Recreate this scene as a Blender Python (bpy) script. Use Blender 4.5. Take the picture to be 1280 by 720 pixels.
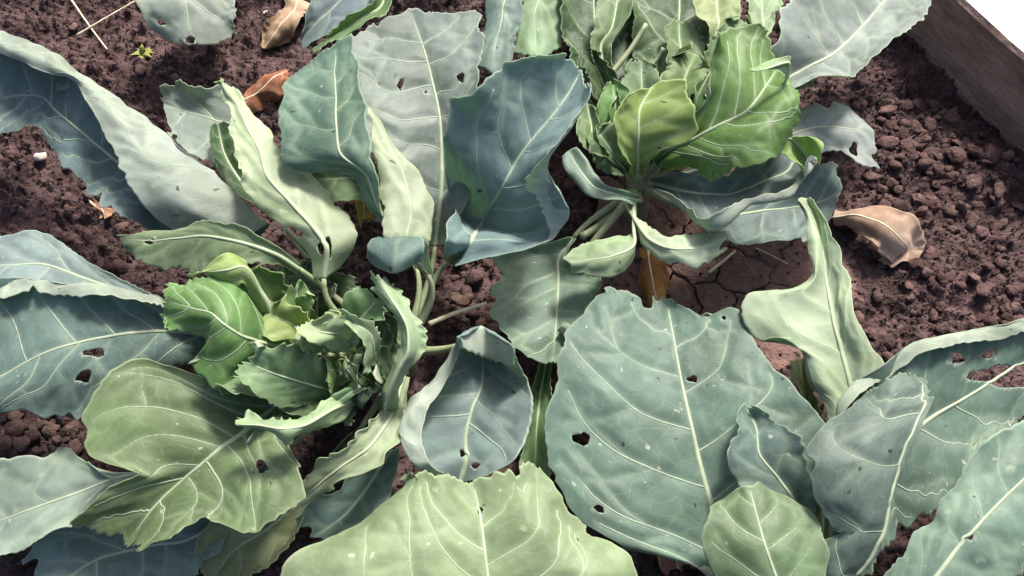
import bpy, math, random
import numpy as np
from mathutils import Vector

# ------------------------------------------------------------------ camera, sky, sun, exposure
scene = bpy.context.scene
for o in list(bpy.data.objects):
    bpy.data.objects.remove(o)
CAM_H, TILT, HFOV = 0.95, math.radians(28), math.radians(62)
FPX = 640 / math.tan(HFOV / 2)
cam_d = bpy.data.cameras.new("camera")
cam = bpy.data.objects.new("camera", cam_d)
scene.collection.objects.link(cam)
cam.location = (0, 0, CAM_H)
cam.rotation_euler = (TILT, 0, 0)
cam_d.sensor_width = 36
cam_d.angle = HFOV
cam_d.clip_start = 0.02
cam_d.clip_end = 500
scene.camera = cam

SUN_EL, SUN_AZ = math.radians(48), math.radians(22)      # azimuth clockwise from +Y (away from the camera)
world = bpy.data.worlds.new("World")
scene.world = world
world.use_nodes = True
wn = world.node_tree.nodes
wl = world.node_tree.links
sky = wn.new("ShaderNodeTexSky")
sky.sky_type = 'NISHITA'
sky.sun_disc = False
sky.sun_elevation = SUN_EL
sky.sun_rotation = SUN_AZ
sky.dust_density = 5.0
sky.air_density = 0.8
wl.new(sky.outputs[0], wn["Background"].inputs[0])
wn["Background"].inputs[1].default_value = 0.115
sun_d = bpy.data.lights.new("sun", 'SUN')
sun_d.energy = 3.7
sun_d.angle = math.radians(11)
sun_d.color = (1.0, 0.95, 0.87)
sun = bpy.data.objects.new("sun", sun_d)
scene.collection.objects.link(sun)
sdir = Vector((math.sin(SUN_AZ) * math.cos(SUN_EL), math.cos(SUN_AZ) * math.cos(SUN_EL), math.sin(SUN_EL)))
sun.rotation_euler = (-sdir).to_track_quat('-Z', 'Y').to_euler()
sun.location = sdir * 5
vs = scene.view_settings
vs.view_transform = 'Standard'
vs.look = 'None'
vs.exposure = 0.78
vs.gamma = 1
vs.use_curve_mapping = False
scene.render.engine = 'CYCLES'
scene.cycles.max_bounces = 7
scene.cycles.diffuse_bounces = 3
scene.cycles.glossy_bounces = 2
scene.cycles.transmission_bounces = 5

# ------------------------------------------------------------------ helpers
rnd = random.Random(7)
FW = np.array((0, math.sin(TILT), -math.cos(TILT)))
UP = np.array((0, math.cos(TILT), math.sin(TILT)))
RT = np.array((1.0, 0, 0))
CAMP = np.array((0, 0, CAM_H))


def P(x, y, h):
    """photo pixel (1280x720) + height above the ground in cm -> world point"""
    d = FW + RT * ((x - 640) / FPX) + UP * ((360 - y) / FPX)
    t = (CAM_H - h / 100.0) / (-d[2])
    return CAMP + d * t


def link(o, parent=None):
    scene.collection.objects.link(o)
    if parent:
        o.parent = parent
    return o


def mesh_obj(name, verts, faces, mats, parent=None, smooth=True, mat_idx=None):
    me = bpy.data.meshes.new(name)
    me.from_pydata([tuple(v) for v in verts], [], faces)
    for m in (mats if isinstance(mats, (list, tuple)) else [mats]):
        me.materials.append(m)
    if mat_idx is not None:
        me.polygons.foreach_set('material_index', mat_idx)
    if smooth:
        me.polygons.foreach_set('use_smooth', [True] * len(me.polygons))
    me.update()
    return link(bpy.data.objects.new(name, me), parent)


def tag(o, label=None, cat=None, group=None, kind=None):
    if label: o['label'] = label
    if cat: o['category'] = cat
    if group: o['group'] = group
    if kind: o['kind'] = kind
    return o


class Noise:
    """smooth pseudo noise: a sum of sine waves with random directions"""
    def __init__(self, seed, freq, octs=3, n=7):
        r = np.random.RandomState(seed)
        self.w = []
        for o in range(octs):
            k = r.normal(size=(n, 3)); k /= np.linalg.norm(k, axis=1)[:, None]
            k *= (freq * 2 ** o * 2 * math.pi * r.uniform(.6, 1.3, (n, 1)))
            self.w.append((k, r.uniform(0, 6.28, n), 0.55 ** o))

    def __call__(self, p):
        p = np.asarray(p, float)
        out = 0
        for k, ph, a in self.w:
            out = out + a * np.sin(p @ k.T + ph).mean(-1) * 1.9
        return out


def cr(arr, t):
    """Catmull-Rom through arr (N,...) at float params t in [0,N-1]"""
    arr = np.asarray(arr, float); n = len(arr)
    ext = np.concatenate([(2 * arr[0] - arr[1])[None], arr, (2 * arr[-1] - arr[-2])[None]])
    i = np.clip(np.floor(t).astype(int), 0, n - 2); f = t - i
    sh = (-1,) + (1,) * (arr.ndim - 1); f = f.reshape(sh)
    p0, p1, p2, p3 = ext[i], ext[i + 1], ext[i + 2], ext[i + 3]
    k = 0.42
    m1, m2 = k * (p2 - p0), k * (p3 - p1)
    f2, f3 = f * f, f * f * f
    return (2*f3 - 3*f2 + 1) * p1 + (f3 - 2*f2 + f) * m1 + (-2*f3 + 3*f2) * p2 + (f3 - f2) * m2


def tube_geo(pts, rad, sides=6, flat=1.0):
    """tube along pts with radii; returns verts, faces (closed ends)"""
    pts = np.asarray(pts, float); n = len(pts)
    tan = np.gradient(pts, axis=0)
    tan /= np.linalg.norm(tan, axis=1)[:, None] + 1e-9
    ref = np.array((0.13, 0.21, 1.0))
    a = np.cross(tan, ref); a /= np.linalg.norm(a, axis=1)[:, None] + 1e-9
    b = np.cross(a, tan)
    V, F = [], []
    for i in range(n):
        for s in range(sides):
            an = 2 * math.pi * s / sides
            V.append(pts[i] + rad[i] * (math.cos(an) * a[i] + flat * math.sin(an) * b[i]))
    for i in range(n - 1):
        for s in range(sides):
            s2 = (s + 1) % sides
            F.append((i*sides + s, i*sides + s2, (i+1)*sides + s2, (i+1)*sides + s))
    F.append(tuple(range(sides))[::-1])
    F.append(tuple((n-1)*sides + s for s in range(sides)))
    return V, F


# ------------------------------------------------------------------ materials
def new_mat(name):
    m = bpy.data.materials.new(name); m.use_nodes = True
    nt = m.node_tree; nt.nodes.clear()
    return m, nt, nt.nodes, nt.links


def N(nodes, kind, **kw):
    n = nodes.new(kind)
    for k, v in kw.items():
        if k.startswith('i_'):
            key = k[2:]
            key = int(key) if key.isdigit() else key.replace('_', ' ')
            n.inputs[key].default_value = v
        else:
            setattr(n, k, v)
    return n


def mixc(nodes, links, fac, a, b, mode='MIX'):
    n = nodes.new('ShaderNodeMix'); n.data_type = 'RGBA'; n.blend_type = mode
    for sock, v in ((n.inputs[0], fac), (n.inputs[6], a), (n.inputs[7], b)):
        if hasattr(v, 'is_linked') or hasattr(v, 'links'):
            links.new(v, sock)
        else:
            sock.default_value = v if not isinstance(v, tuple) or len(v) == 4 else (*v, 1)
    return n.outputs[2]


def ramp(nodes, links, src, pts):
    r = nodes.new('ShaderNodeValToRGB')
    e = r.color_ramp.elements
    while len(e) < len(pts): e.new(0.5)
    for el, (p, c) in zip(e, pts):
        el.position = p
        el.color = (c, c, c, 1) if not isinstance(c, tuple) else (*c, 1)
    links.new(src, r.inputs[0])
    return r.outputs[0]


def leaf_material(name, under, dry=False):
    m, nt, nd, lk = new_mat(name)
    out = N(nd, 'ShaderNodeOutputMaterial')
    oi = N(nd, 'ShaderNodeObjectInfo')
    uv = N(nd, 'ShaderNodeAttribute', attribute_name='leafpos')
    vein = N(nd, 'ShaderNodeAttribute', attribute_name='vein')
    edge = N(nd, 'ShaderNodeAttribute', attribute_name='edge')
    off = N(nd, 'ShaderNodeVectorMath', operation='ADD')
    comb = N(nd, 'ShaderNodeCombineXYZ')
    mul = N(nd, 'ShaderNodeMath', operation='MULTIPLY'); mul.inputs[1].default_value = 13.0
    lk.new(oi.outputs['Random'], mul.inputs[0]); lk.new(mul.outputs[0], comb.inputs[2])
    lk.new(uv.outputs['Vector'], off.inputs[0]); lk.new(comb.outputs[0], off.inputs[1])
    co = off.outputs[0]
    n1 = N(nd, 'ShaderNodeTexNoise', i_Scale=13.0, i_Detail=4.0, i_Roughness=.6); lk.new(co, n1.inputs[0])
    n2 = N(nd, 'ShaderNodeTexNoise', i_Scale=70.0, i_Detail=4.0, i_Roughness=.65); lk.new(co, n2.inputs[0])
    # distort the coordinates so that the net of small veins is crooked
    dn = N(nd, 'ShaderNodeTexNoise', i_Scale=45.0, i_Detail=2.0); lk.new(co, dn.inputs[0])
    dsc = N(nd, 'ShaderNodeVectorMath', operation='SCALE'); dsc.inputs[3].default_value = 0.02
    lk.new(dn.outputs['Color'], dsc.inputs[0])
    dad = N(nd, 'ShaderNodeVectorMath', operation='ADD'); lk.new(co, dad.inputs[0]); lk.new(dsc.outputs[0], dad.inputs[1])
    vo = N(nd, 'ShaderNodeTexVoronoi', feature='DISTANCE_TO_EDGE', i_Scale=58.0); lk.new(dad.outputs[0], vo.inputs['Vector'])
    net = ramp(nd, lk, vo.outputs['Distance'], [(0.0, 1.0), (0.06, 0.0)])
    base = oi.outputs['Color']
    if dry:
        c = mixc(nd, lk, ramp(nd, lk, n1.outputs[0], [(.35, 0.0), (.65, .7)]), base, (0.16, 0.075, 0.04, 1))
        c = mixc(nd, lk, ramp(nd, lk, n2.outputs[0], [(.5, 0.0), (.75, .6)]), c, (0.55, 0.42, 0.30, 1))
    else:
        if under:
            base = mixc(nd, lk, 0.55, base, (0.44, 0.48, 0.39, 1))
        # patches of waxy bloom and of greener tissue
        wax = ramp(nd, lk, n1.outputs[0], [(.44, 0.0), (.66, .85)])
        c = mixc(nd, lk, wax, base, mixc(nd, lk, 1.0, base, (1.62, 1.60, 1.58, 1), 'MULTIPLY'))
        grn = ramp(nd, lk, n1.outputs[0], [(.28, .5), (.45, 0.0)])
        c = mixc(nd, lk, grn, c, mixc(nd, lk, 1.0, base, (.82, .95, .58, 1), 'MULTIPLY'))
        c = mixc(nd, lk, ramp(nd, lk, n2.outputs[0], [(.35, .26), (.6, 0.0)]), c, mixc(nd, lk, 1.0, base, (.55, .62, .55, 1), 'MULTIPLY'))
        nf = N(nd, 'ShaderNodeMath', operation='MULTIPLY'); nf.inputs[1].default_value = .18 if under else .12
        lk.new(net, nf.inputs[0])
        c = mixc(nd, lk, nf.outputs[0], c, (0.42, 0.50, 0.36, 1))
        vf = N(nd, 'ShaderNodeMath', operation='MULTIPLY'); vf.inputs[1].default_value = .38
        lk.new(vein.outputs['Fac'], vf.inputs[0])
        c = mixc(nd, lk, vf.outputs[0], c, mixc(nd, lk, .45, mixc(nd, lk, 1.0, base, (1.7, 1.7, 1.5, 1), 'MULTIPLY'), (0.42, 0.50, 0.36, 1)))
        # specks of dust and feeding scars
        n3 = N(nd, 'ShaderNodeTexNoise', i_Scale=110.0, i_Detail=2.0); lk.new(co, n3.inputs[0])
        c = mixc(nd, lk, ramp(nd, lk, n3.outputs[0], [(.72, 0.0), (.75, .6)]), c, (0.55, 0.56, 0.47, 1))
        n4 = N(nd, 'ShaderNodeTexNoise', i_Scale=85.0, i_Detail=1.0); lk.new(dad.outputs[0], n4.inputs[0])
        c = mixc(nd, lk, ramp(nd, lk, n4.outputs[0], [(.215, .8), (.235, 0.0)]), c, (0.035, 0.028, 0.02, 1))
        ef = N(nd, 'ShaderNodeMath', operation='MULTIPLY'); ef.inputs[1].default_value = .75
        lk.new(edge.outputs['Fac'], ef.inputs[0])
        c = mixc(nd, lk, ef.outputs[0], c, mixc(nd, lk, .45, mixc(nd, lk, 1.0, base, (1.8, 1.8, 1.6, 1), 'MULTIPLY'), (0.55, 0.58, 0.46, 1)))
    bs = N(nd, 'ShaderNodeBsdfPrincipled')
    lk.new(c, bs.inputs['Base Color'])
    bs.inputs['Roughness'].default_value = .8 if dry else .46
    bs.inputs['Specular IOR Level'].default_value = .2 if dry else .34
    if not dry:
        bs.inputs['Sheen Weight'].default_value = .02
        lk.new(ramp(nd, lk, n2.outputs[0], [(.3, .46), (.7, .60)]), bs.inputs['Roughness'])
    # fine relief
    hgt = N(nd, 'ShaderNodeMath', operation='MULTIPLY_ADD'); hgt.inputs[1].default_value = .8
    lk.new(n2.outputs[0], hgt.inputs[0]); 
    sc = N(nd, 'ShaderNodeMath', operation='MULTIPLY'); sc.inputs[1].default_value = .25 if under else -.16
    lk.new(net, sc.inputs[0]); lk.new(sc.outputs[0], hgt.inputs[2])
    bp = N(nd, 'ShaderNodeBump', i_Strength=.35, i_Distance=.0012); lk.new(hgt.outputs[0], bp.inputs['Height'])
    lk.new(bp.outputs[0], bs.inputs['Normal'])
    tr = N(nd, 'ShaderNodeBsdfTranslucent')
    tc = mixc(nd, lk, 1.0, c, (1.35, 1.55, .75, 1), 'MULTIPLY') if not dry else c
    lk.new(tc, tr.inputs[0])
    mx = N(nd, 'ShaderNodeMixShader', i_0=.12 if dry else .32)
    lk.new(bs.outputs[0], mx.inputs[1]); lk.new(tr.outputs[0], mx.inputs[2])
    lk.new(mx.outputs[0], out.inputs[0])
    return m


def simple_mat(name, c1, c2, scale=30, rough=.6, bump=.3, dist=.002, detail=5, spec=.4, stretch=None, objcol=False, contrast=(.35, .65), patch=None):
    m, nt, nd, lk = new_mat(name)
    out = N(nd, 'ShaderNodeOutputMaterial'); bs = N(nd, 'ShaderNodeBsdfPrincipled')
    g = N(nd, 'ShaderNodeNewGeometry')
    mp = N(nd, 'ShaderNodeMapping')
    if stretch: mp.inputs['Scale'].default_value = stretch
    lk.new(g.outputs['Position'], mp.inputs[0])
    n1 = N(nd, 'ShaderNodeTexNoise', i_Scale=float(scale), i_Detail=float(detail), i_Roughness=.65); lk.new(mp.outputs[0], n1.inputs[0])
    f = ramp(nd, lk, n1.outputs[0], [(contrast[0], 0.0), (contrast[1], 1.0)])
    c = mixc(nd, lk, f, (*c1, 1), (*c2, 1))
    if patch:
        n5 = N(nd, 'ShaderNodeTexNoise', i_Scale=3.6, i_Detail=3.0); lk.new(mp.outputs[0], n5.inputs[0])
        c = mixc(nd, lk, ramp(nd, lk, n5.outputs[0], [(.42, 0.0), (.68, .7)]), c, mixc(nd, lk, 1.0, c, (*patch, 1), 'MULTIPLY'))
        n6 = N(nd, 'ShaderNodeTexNoise', i_Scale=420.0, i_Detail=2.0); lk.new(mp.outputs[0], n6.inputs[0])
        c = mixc(nd, lk, ramp(nd, lk, n6.outputs[0], [(.68, 0.0), (.74, .6)]), c, (.33, .26, .22, 1))
    if objcol:
        oi = N(nd, 'ShaderNodeObjectInfo'); c = mixc(nd, lk, 1.0, c, oi.outputs['Color'], 'MULTIPLY')
    lk.new(c, bs.inputs['Base Color'])
    bs.inputs['Roughness'].default_value = rough
    bs.inputs['Specular IOR Level'].default_value = spec
    n2 = N(nd, 'ShaderNodeTexNoise', i_Scale=scale * 5.0, i_Detail=5.0); lk.new(mp.outputs[0], n2.inputs[0])
    b = N(nd, 'ShaderNodeBump', i_Strength=bump, i_Distance=dist); lk.new(n2.outputs[0], b.inputs['Height'])
    lk.new(b.outputs[0], bs.inputs['Normal']); lk.new(bs.outputs[0], out.inputs[0])
    return m


M_UP = leaf_material('leaf_upper_skin', False)
M_LOW = leaf_material('leaf_under_skin', True)
M_DRY = leaf_material('dead_leaf', False, True)
M_RIB = simple_mat('leaf_rib', (.85, .85, .85), (1.0, 1.0, 1.0), 40, .5, .25, .001, objcol=True)
M_STALK = simple_mat('leaf_stalk', (.22, .27, .14), (.36, .40, .25), 35, .5, .3, .001, stretch=(1, 1, .3))
M_STEM = simple_mat('woody_stem', (.16, .15, .09), (.28, .27, .17), 60, .7, .6, .003)
M_SOIL = simple_mat('soil', (.034, .0195, .0190), (.122, .074, .071), 26, .9, 1.0, .010, 11, .25, contrast=(.36, .66), patch=(1.55, 1.6, 1.7))
M_CLOD = simple_mat('soil_clod', (.060, .035, .032), (.170, .105, .095), 70, .92, .8, .004, 6, .2, objcol=True)
M_PLATE = simple_mat('soil_crust', (.15, .086, .076), (.25, .155, .135), 60, .9, .9, .004, 6, .25)
M_PEB = simple_mat('pebble', (.50, .38, .34), (.62, .52, .48), 90, .6, .3, .001)
M_STRAW = simple_mat('straw', (.62, .52, .34), (.76, .67, .50), 90, .6, .4, .001)
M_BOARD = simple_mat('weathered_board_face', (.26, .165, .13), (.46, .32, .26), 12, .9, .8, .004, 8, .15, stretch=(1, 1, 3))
M_BTOP = simple_mat('sunlit_board_top', (.66, .60, .57), (.80, .76, .73), 14, .8, .5, .002, 6, .2)  # same wood as the face, with sun glare put into its pale colour

# ------------------------------------------------------------------ the ground: one sheet to the horizon, fine where the photograph looks
def soil_height(p):
    z = .012 * NS1(p) + .008 * NS2(p)
    r = NS3(p); z = z + .009 * np.abs(r)
    return z

NS1, NS2, NS3 = Noise(1, 2.2, 2), Noise(2, 9, 3), Noise(3, 38, 3, 9)
CR_C = P(915, 350, 0)                       # the crusted, cracked patch is level
def axis(lo, hi, step, far):
    a = list(np.arange(lo, hi, step))
    s, x, left = step, lo, []
    while x > -far: s *= 1.35; x -= s; left.append(x)
    s, x, right = step, hi, []
    while x < far: s *= 1.35; x += s; right.append(x)
    return np.array(left[::-1] + a + right)
gx, gy = axis(-.86, .95, .0035, 120), axis(-.05, 1.25, .0035, 120)
X, Y = np.meshgrid(gx, gy)
gp = np.stack([X, Y, np.zeros_like(X)], -1).reshape(-1, 3)
gz = np.zeros(len(gp))
near = (np.abs(gp[:, 0]) < 4) & (np.abs(gp[:, 1]) < 4)
gz[near] = soil_height(gp[near])
def crust_mask(p):
    d = np.hypot((p[:, 0] - CR_C[0]) / .15, (p[:, 1] - CR_C[1]) / .085)
    return np.clip(1.5 - d, 0, 1)
cm = crust_mask(gp)
gz = gz * (1 - cm) + (-.012) * cm
gp[:, 2] = gz
def ground_z(x, y):
    p = np.array([[x, y, 0.0]])
    c = crust_mask(p)[0]
    return float(soil_height(p)[0] * (1 - c) - .012 * c)
nx, ny = len(gx), len(gy)
gf = [(j*nx + i, j*nx + i + 1, (j+1)*nx + i + 1, (j+1)*nx + i) for j in range(ny - 1) for i in range(nx - 1)]
soil = mesh_obj('soil_ground', gp, gf, M_SOIL)
tag(soil, 'dark reddish brown crumbly garden soil under the cabbages', kind='structure')

# cracked crust: plates cut by a Voronoi pattern, each a piece of its own with a gap round it
def clip_poly(poly, a, n):
    out = []
    for i in range(len(poly)):
        p, q = poly[i], poly[(i + 1) % len(poly)]
        dp, dq = (p - a) @ n, (q - a) @ n
        if dp <= 0: out.append(p)
        if dp * dq < 0: out.append(p + (q - p) * dp / (dp - dq))
    return out
rs = np.random.RandomState(5)
ns_c = Noise(77, 26, 2)
def NSC(q): return .006 * float(ns_c(np.array([[q[0], q[1], 0.0]]))[0])
seeds = np.array([P(x, y, 0)[:2] for x, y in ((815, 345), (848, 372), (838, 318), (893, 375), (925, 338), (940, 386), (1000, 340), (868, 335),
                                               (990, 380), (850, 262), (885, 284), (825, 285), (950, 300), (915, 425), (965, 425))])
for i, s in enumerate(seeds):
    poly = [s + np.array(c) * .08 for c in ((-1, -1), (1, -1), (1, 1), (-1, 1))]
    for j, t in enumerate(seeds):
        if j != i:
            n = (t - s) / np.linalg.norm(t - s)
            poly = clip_poly(poly, (s + t) / 2 - n * .0008, n)
            if len(poly) < 3: break
    if len(poly) < 3: continue
    pts = []
    for k in range(len(poly)):
        p, q = poly[k], poly[(k + 1) % len(poly)]
        m = max(2, int(np.linalg.norm(q - p) / .005))
        for w in range(m): pts.append(p + (q - p) * w / m + (NSC(p + (q - p) * w / m), NSC(p + (q - p) * w / m + 7.7)) + rs.uniform(-.0005, .0005, 2))
    pts = np.array(pts); c = pts.mean(0); n = len(pts)
    zt = .002 + rs.uniform(-.0012, .0012); tx, ty = rs.uniform(-.03, .03, 2)
    V = []
    for (sc, zz) in ((1.0, -.016), (1.0, zt - .0015), (.95, zt), (.5, zt + .0006)):
        for q in pts:
            d = (q - c) * sc
            V.append((c[0] + d[0], c[1] + d[1], zz + (tx * d[0] + ty * d[1]) * (zz > 0 or 1)))
    F = [(r*n + k, r*n + (k+1) % n, (r+1)*n + (k+1) % n, (r+1)*n + k) for r in range(3) for k in range(n)]
    F.append(tuple(3*n + k for k in range(n)))
    mesh_obj('soil_plate', V, F, M_PLATE, soil, smooth=False)

# ------------------------------------------------------------------ the board that edges the bed
b0, b1 = P(1130, 48, 0), P(1300, 212, 0)
bd = (b1 - b0) / np.linalg.norm(b1 - b0)
bo = np.array((-bd[1], bd[0], 0))
if bo[0] < 0: bo = -bo
b0 = b0 - bd * .55; b1 = b1 + bd * .75
BH, BT = .113, .12
nb = 60
V, F, MI = [], [], []
nz_b = Noise(9, 9, 3)
for i in range(nb + 1):
    c = b0 + (b1 - b0) * i / nb
    prof = [(0, -.03), (0, BH * .3), (.001, BH * .6), (.001, BH - .006), (.006, BH), (BT * .5, BH + .001), (BT - .005, BH), (BT, BH - .006), (BT, -.03)]
    for j, (o_, z_) in enumerate(prof):
        p = c + bo * o_ + np.array((0, 0, z_))
        V.append(p + (bo * .0012 + np.array((0, 0, .0012))) * nz_b(p[None])[0])
k = 9
for i in range(nb):
    for j in range(k - 1):
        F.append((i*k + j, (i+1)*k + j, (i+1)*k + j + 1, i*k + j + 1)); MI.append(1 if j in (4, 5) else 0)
F += [tuple(range(k)), tuple(nb*k + j for j in range(k))[::-1]]; MI += [0, 0]
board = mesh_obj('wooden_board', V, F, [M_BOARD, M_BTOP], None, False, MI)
tag(board, 'long brown weathered wooden board edging the bed, coloured pale as sunlit along its top', 'board')

# ------------------------------------------------------------------ leaves
def build_leaf(rows, prof=None, mid=None, seed=1, teeth=.0028, ruffle=.0065, veins=6, holes=(), bites=0, thick=.0007,
               step=.0030, tipteeth=True, sweep=.2, under_up=False, lobes=.0042, dh=None, crump=.0009):
    """rows: [(height_cm, x,y, x,y, ...)] from the tip to the base, pixel columns across the blade.
    Returns grids and the mesh data of the blade plus rib paths."""
    K = (len(rows[0]) - 1) // 2
    prof = prof or [0] * K
    mid = (K - 1) / 2 if mid is None else mid
    ctl = np.array([[P(r[1 + 2*c], r[2 + 2*c], r[0] + prof[c] + (dh or {}).get((ri, c), 0)) for c in range(K)] for ri, r in enumerate(rows)])
    R = len(rows)
    ulen = np.concatenate([[0], np.cumsum(np.linalg.norm(np.diff(ctl, axis=0), axis=2).mean(1))])
    wid = np.linalg.norm(np.diff(ctl, axis=1), axis=2).sum(1)
    L, W = ulen[-1], wid.max()
    nu = int(np.clip(L / step, 10, 120)); nv = int(np.clip(W / step, 8, 120))
    r_ = np.random.RandomState(seed)
    su = np.linspace(0, L, nu + 1)
    us = np.interp(su, ulen, np.arange(R))
    wu = np.interp(su, ulen, wid)
    vv = np.linspace(-1, 1, nv + 1)
    # margin teeth, lobes and bites (depth inwards, metres)
    def margin(length, s):
        rr = np.random.RandomState(seed * 31 + s)
        t = np.linspace(0, length, 400)
        ph = np.cumsum(1 + .55 * np.sin(t * 61 + rr.uniform(0, 6)) + .4 * np.sin(t * 143 + rr.uniform(0, 6))) * (length / 400) / .015
        saw = np.abs((ph % 1.0) - .3) ; d = teeth * (1.0 - np.clip(saw * 2.2, 0, 1)) * (.5 + rr.rand())
        d += teeth * 1.0 * (.5 + .5 * np.sin(t * 95 + rr.uniform(0, 6)) * np.sin(t * 41 + rr.uniform(0, 6)))
        d += lobes * (.5 + .5 * np.sin(t * 6.28 / .052 + 1.3 * np.sin(t * 47 + rr.uniform(0, 6)) + rr.uniform(0, 6)))
        for b in range(bites):
            c, w, h_ = rr.uniform(0, length), rr.uniform(.004, .010), rr.uniform(.003, .009)
            d += h_ * np.exp(-((t - c) / w) ** 4)
        return lambda q: np.interp(q, t, d)
    mL, mR, mT = margin(L, 1), margin(L, 2), margin(W, 3)
    fade = np.clip((L - su) / (.25 * L), 0, 1)
    V2 = np.zeros((nu + 1, nv + 1))
    for i in range(nu + 1):
        hw = max(wu[i] / 2, .004)
        dl, dr = mL(su[i]) * fade[i] / hw, mR(su[i]) * fade[i] / hw
        dl, dr = min(dl, .4), min(dr, .4)
        q = np.clip((np.abs(vv) - .5) / .5, 0, 1)
        V2[i] = vv - np.sign(vv) * q * np.where(vv < 0, dl, dr)
    U2 = np.repeat(us[:, None], nv + 1, 1)
    if tipteeth:
        dt = mT((vv + 1) / 2 * W)
        S2 = su[:, None] + dt[None, :] * np.clip(1 - su / (.2 * L + .001), 0, 1)[:, None]
        U2 = np.interp(S2, ulen, np.arange(R))
    # evaluate: rows first for every column control, then across
    colpos = (V2 + 1) / 2 * (K - 1)
    G = np.zeros((nu + 1, nv + 1, 3))
    for j in range(nv + 1):
        cu = cr(ctl, U2[:, j])                       # (nu+1, K, 3)
        ext = np.concatenate([(2*cu[:, :1] - cu[:, 1:2]), cu, (2*cu[:, -1:] - cu[:, -2:-1])], 1)
        i0 = np.clip(np.floor(colpos[:, j]).astype(int), 0, K - 2); f = (colpos[:, j] - i0)[:, None]
        a = np.arange(nu + 1)
        p0, p1, p2, p3 = ext[a, i0], ext[a, i0+1], ext[a, i0+2], ext[a, i0+3]
        m1, m2 = .42 * (p2 - p0), .42 * (p3 - p1)
        f2, f3 = f*f, f*f*f
        G[:, j] = (2*f3 - 3*f2 + 1)*p1 + (f3 - 2*f2 + f)*m1 + (-2*f3 + 3*f2)*p2 + (f3 - f2)*m2
    def normals(G):
        n = np.cross(np.gradient(G, axis=0), np.gradient(G, axis=1))
        return n / (np.linalg.norm(n, axis=2)[..., None] + 1e-9)
    nrm = normals(G)
    flip = (nrm[..., 2].mean() < 0) != under_up
    vm = 2 * mid / (K - 1) - 1                       # midrib in v
    # vein polylines in (u index, v)
    def gidx(s, v): return np.clip(s, 0, 1) * nu, (np.clip(v, -1, 1) + 1) / 2 * nv
    paths = []
    VR = .00122 * float(np.clip(min(W, L) / .16, .45, 1))
    if veins:
        for side in (-1, 1):
            room = (1 - vm) if side > 0 else (1 + vm)
            if room < .35: continue
            for q in range(veins):
                s0 = .10 + .80 * (q + .35 + r_.uniform(-.2, .2) + (.25 if side > 0 else 0)) / veins
                tt = np.linspace(0, 1, 16)
                sw = sweep * r_.uniform(.7, 1.3)
                ss = s0 - sw * (tt * .55 + .45 * tt ** 2) + .012 * np.sin(tt * 9 + r_.uniform(0, 6)) * tt
                end = r_.uniform(.80, .96)
                vv_ = vm + side * room * end * tt
                ok = ss > .02
                if ok.sum() < 5: continue
                paths.append((ss[ok], vv_[ok], VR * r_.uniform(.75, 1.2)))
                for fk in range(2):
                    if r_.rand() < .2: continue
                    t0 = r_.uniform(.35, .7); k0 = int(t0 * 15)
                    t2 = np.linspace(0, 1, 8)
                    sg = -1 if fk == 0 else 1
                    s2 = ss[k0] + sg * .10 * t2 * r_.uniform(.6, 1.2) - .03 * t2
                    v2 = vv_[k0] + side * room * (end * .95 - t0 * end) * t2 * .9
                    ok = s2 > .02
                    if ok.sum() >= 4: paths.append((s2[ok], v2[ok], VR * .55))
    def dense(a_):
        return np.interp(np.linspace(0, len(a_) - 1, 4 * len(a_)), np.arange(len(a_)), a_)
    paths = [(dense(a_), dense(b_), r0) for a_, b_, r0 in paths]
    allp = [np.stack(gidx(np.linspace(.03, 1, 110), np.full(110, vm)), 1)] + [np.stack(gidx(a_, b_), 1) for a_, b_, _ in paths]
    def samp(G, ij):
        i = np.clip(ij[:, 0], 0, nu - 1e-6); j = np.clip(ij[:, 1], 0, nv - 1e-6)
        i0, j0 = i.astype(int), j.astype(int); fi, fj = (i - i0)[:, None], (j - j0)[:, None]
        return G[i0, j0]*(1-fi)*(1-fj) + G[i0+1, j0]*fi*(1-fj) + G[i0, j0+1]*(1-fi)*fj + G[i0+1, j0+1]*fi*fj
    VP = np.concatenate([samp(G, ij) for ij in allp])
    flat = G.reshape(-1, 3)
    dist = np.full(len(flat), 9.0)
    for s in range(0, len(flat), 4000):
        d2 = ((flat[s:s+4000, None] - VP[None]) ** 2).sum(-1)
        dist[s:s+4000] = np.sqrt(d2.min(1))
    dist = dist.reshape(nu + 1, nv + 1)
    veinf = np.exp(-(dist / .0028) ** 2)
    # relief: blistered tissue between the veins, waves towards the margin
    sgn = -1 if flip else 1
    n1, n2, n3 = Noise(seed + 100, 7, 2), Noise(seed + 200, 28, 2), Noise(seed + 300, 15, 2)
    puck = .0021 * np.clip(dist / .010, 0, 1) if veins else 0
    ev = np.abs(vv)[None, :] ** 2 * (.3 + .7 * fade)[:, None]
    disp = sgn * (puck + .0005 * n2(flat).reshape(dist.shape)) + crump * n3(flat).reshape(dist.shape) + ruffle * (.25 + ev) * n1(flat).reshape(dist.shape)
    basef = np.clip((L - su) / .02, 0, 1)[:, None]
    G = G + nrm * (disp * basef)[..., None]
    nrm = normals(G)
    # holes, given in photo pixels
    d = G - CAMP
    dz = d @ FW
    px = 640 + FPX * (d @ RT) / dz; py = 360 - FPX * (d @ UP) / dz
    inside = np.zeros((nu + 1, nv + 1), bool)
    rmin = np.full((nu + 1, nv + 1), 9.0)
    for hx, hy, rx, ry in holes:
        ang = np.arctan2((py - hy) / ry, (px - hx) / rx)
        wob = 1 + .22 * np.sin(ang * 3 + hx) + .12 * np.sin(ang * 5 + hy)
        rr = np.hypot((px - hx) / rx, (py - hy) / ry) / wob
        inside |= rr < 1
        rmin = np.minimum(rmin, rr)
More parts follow.
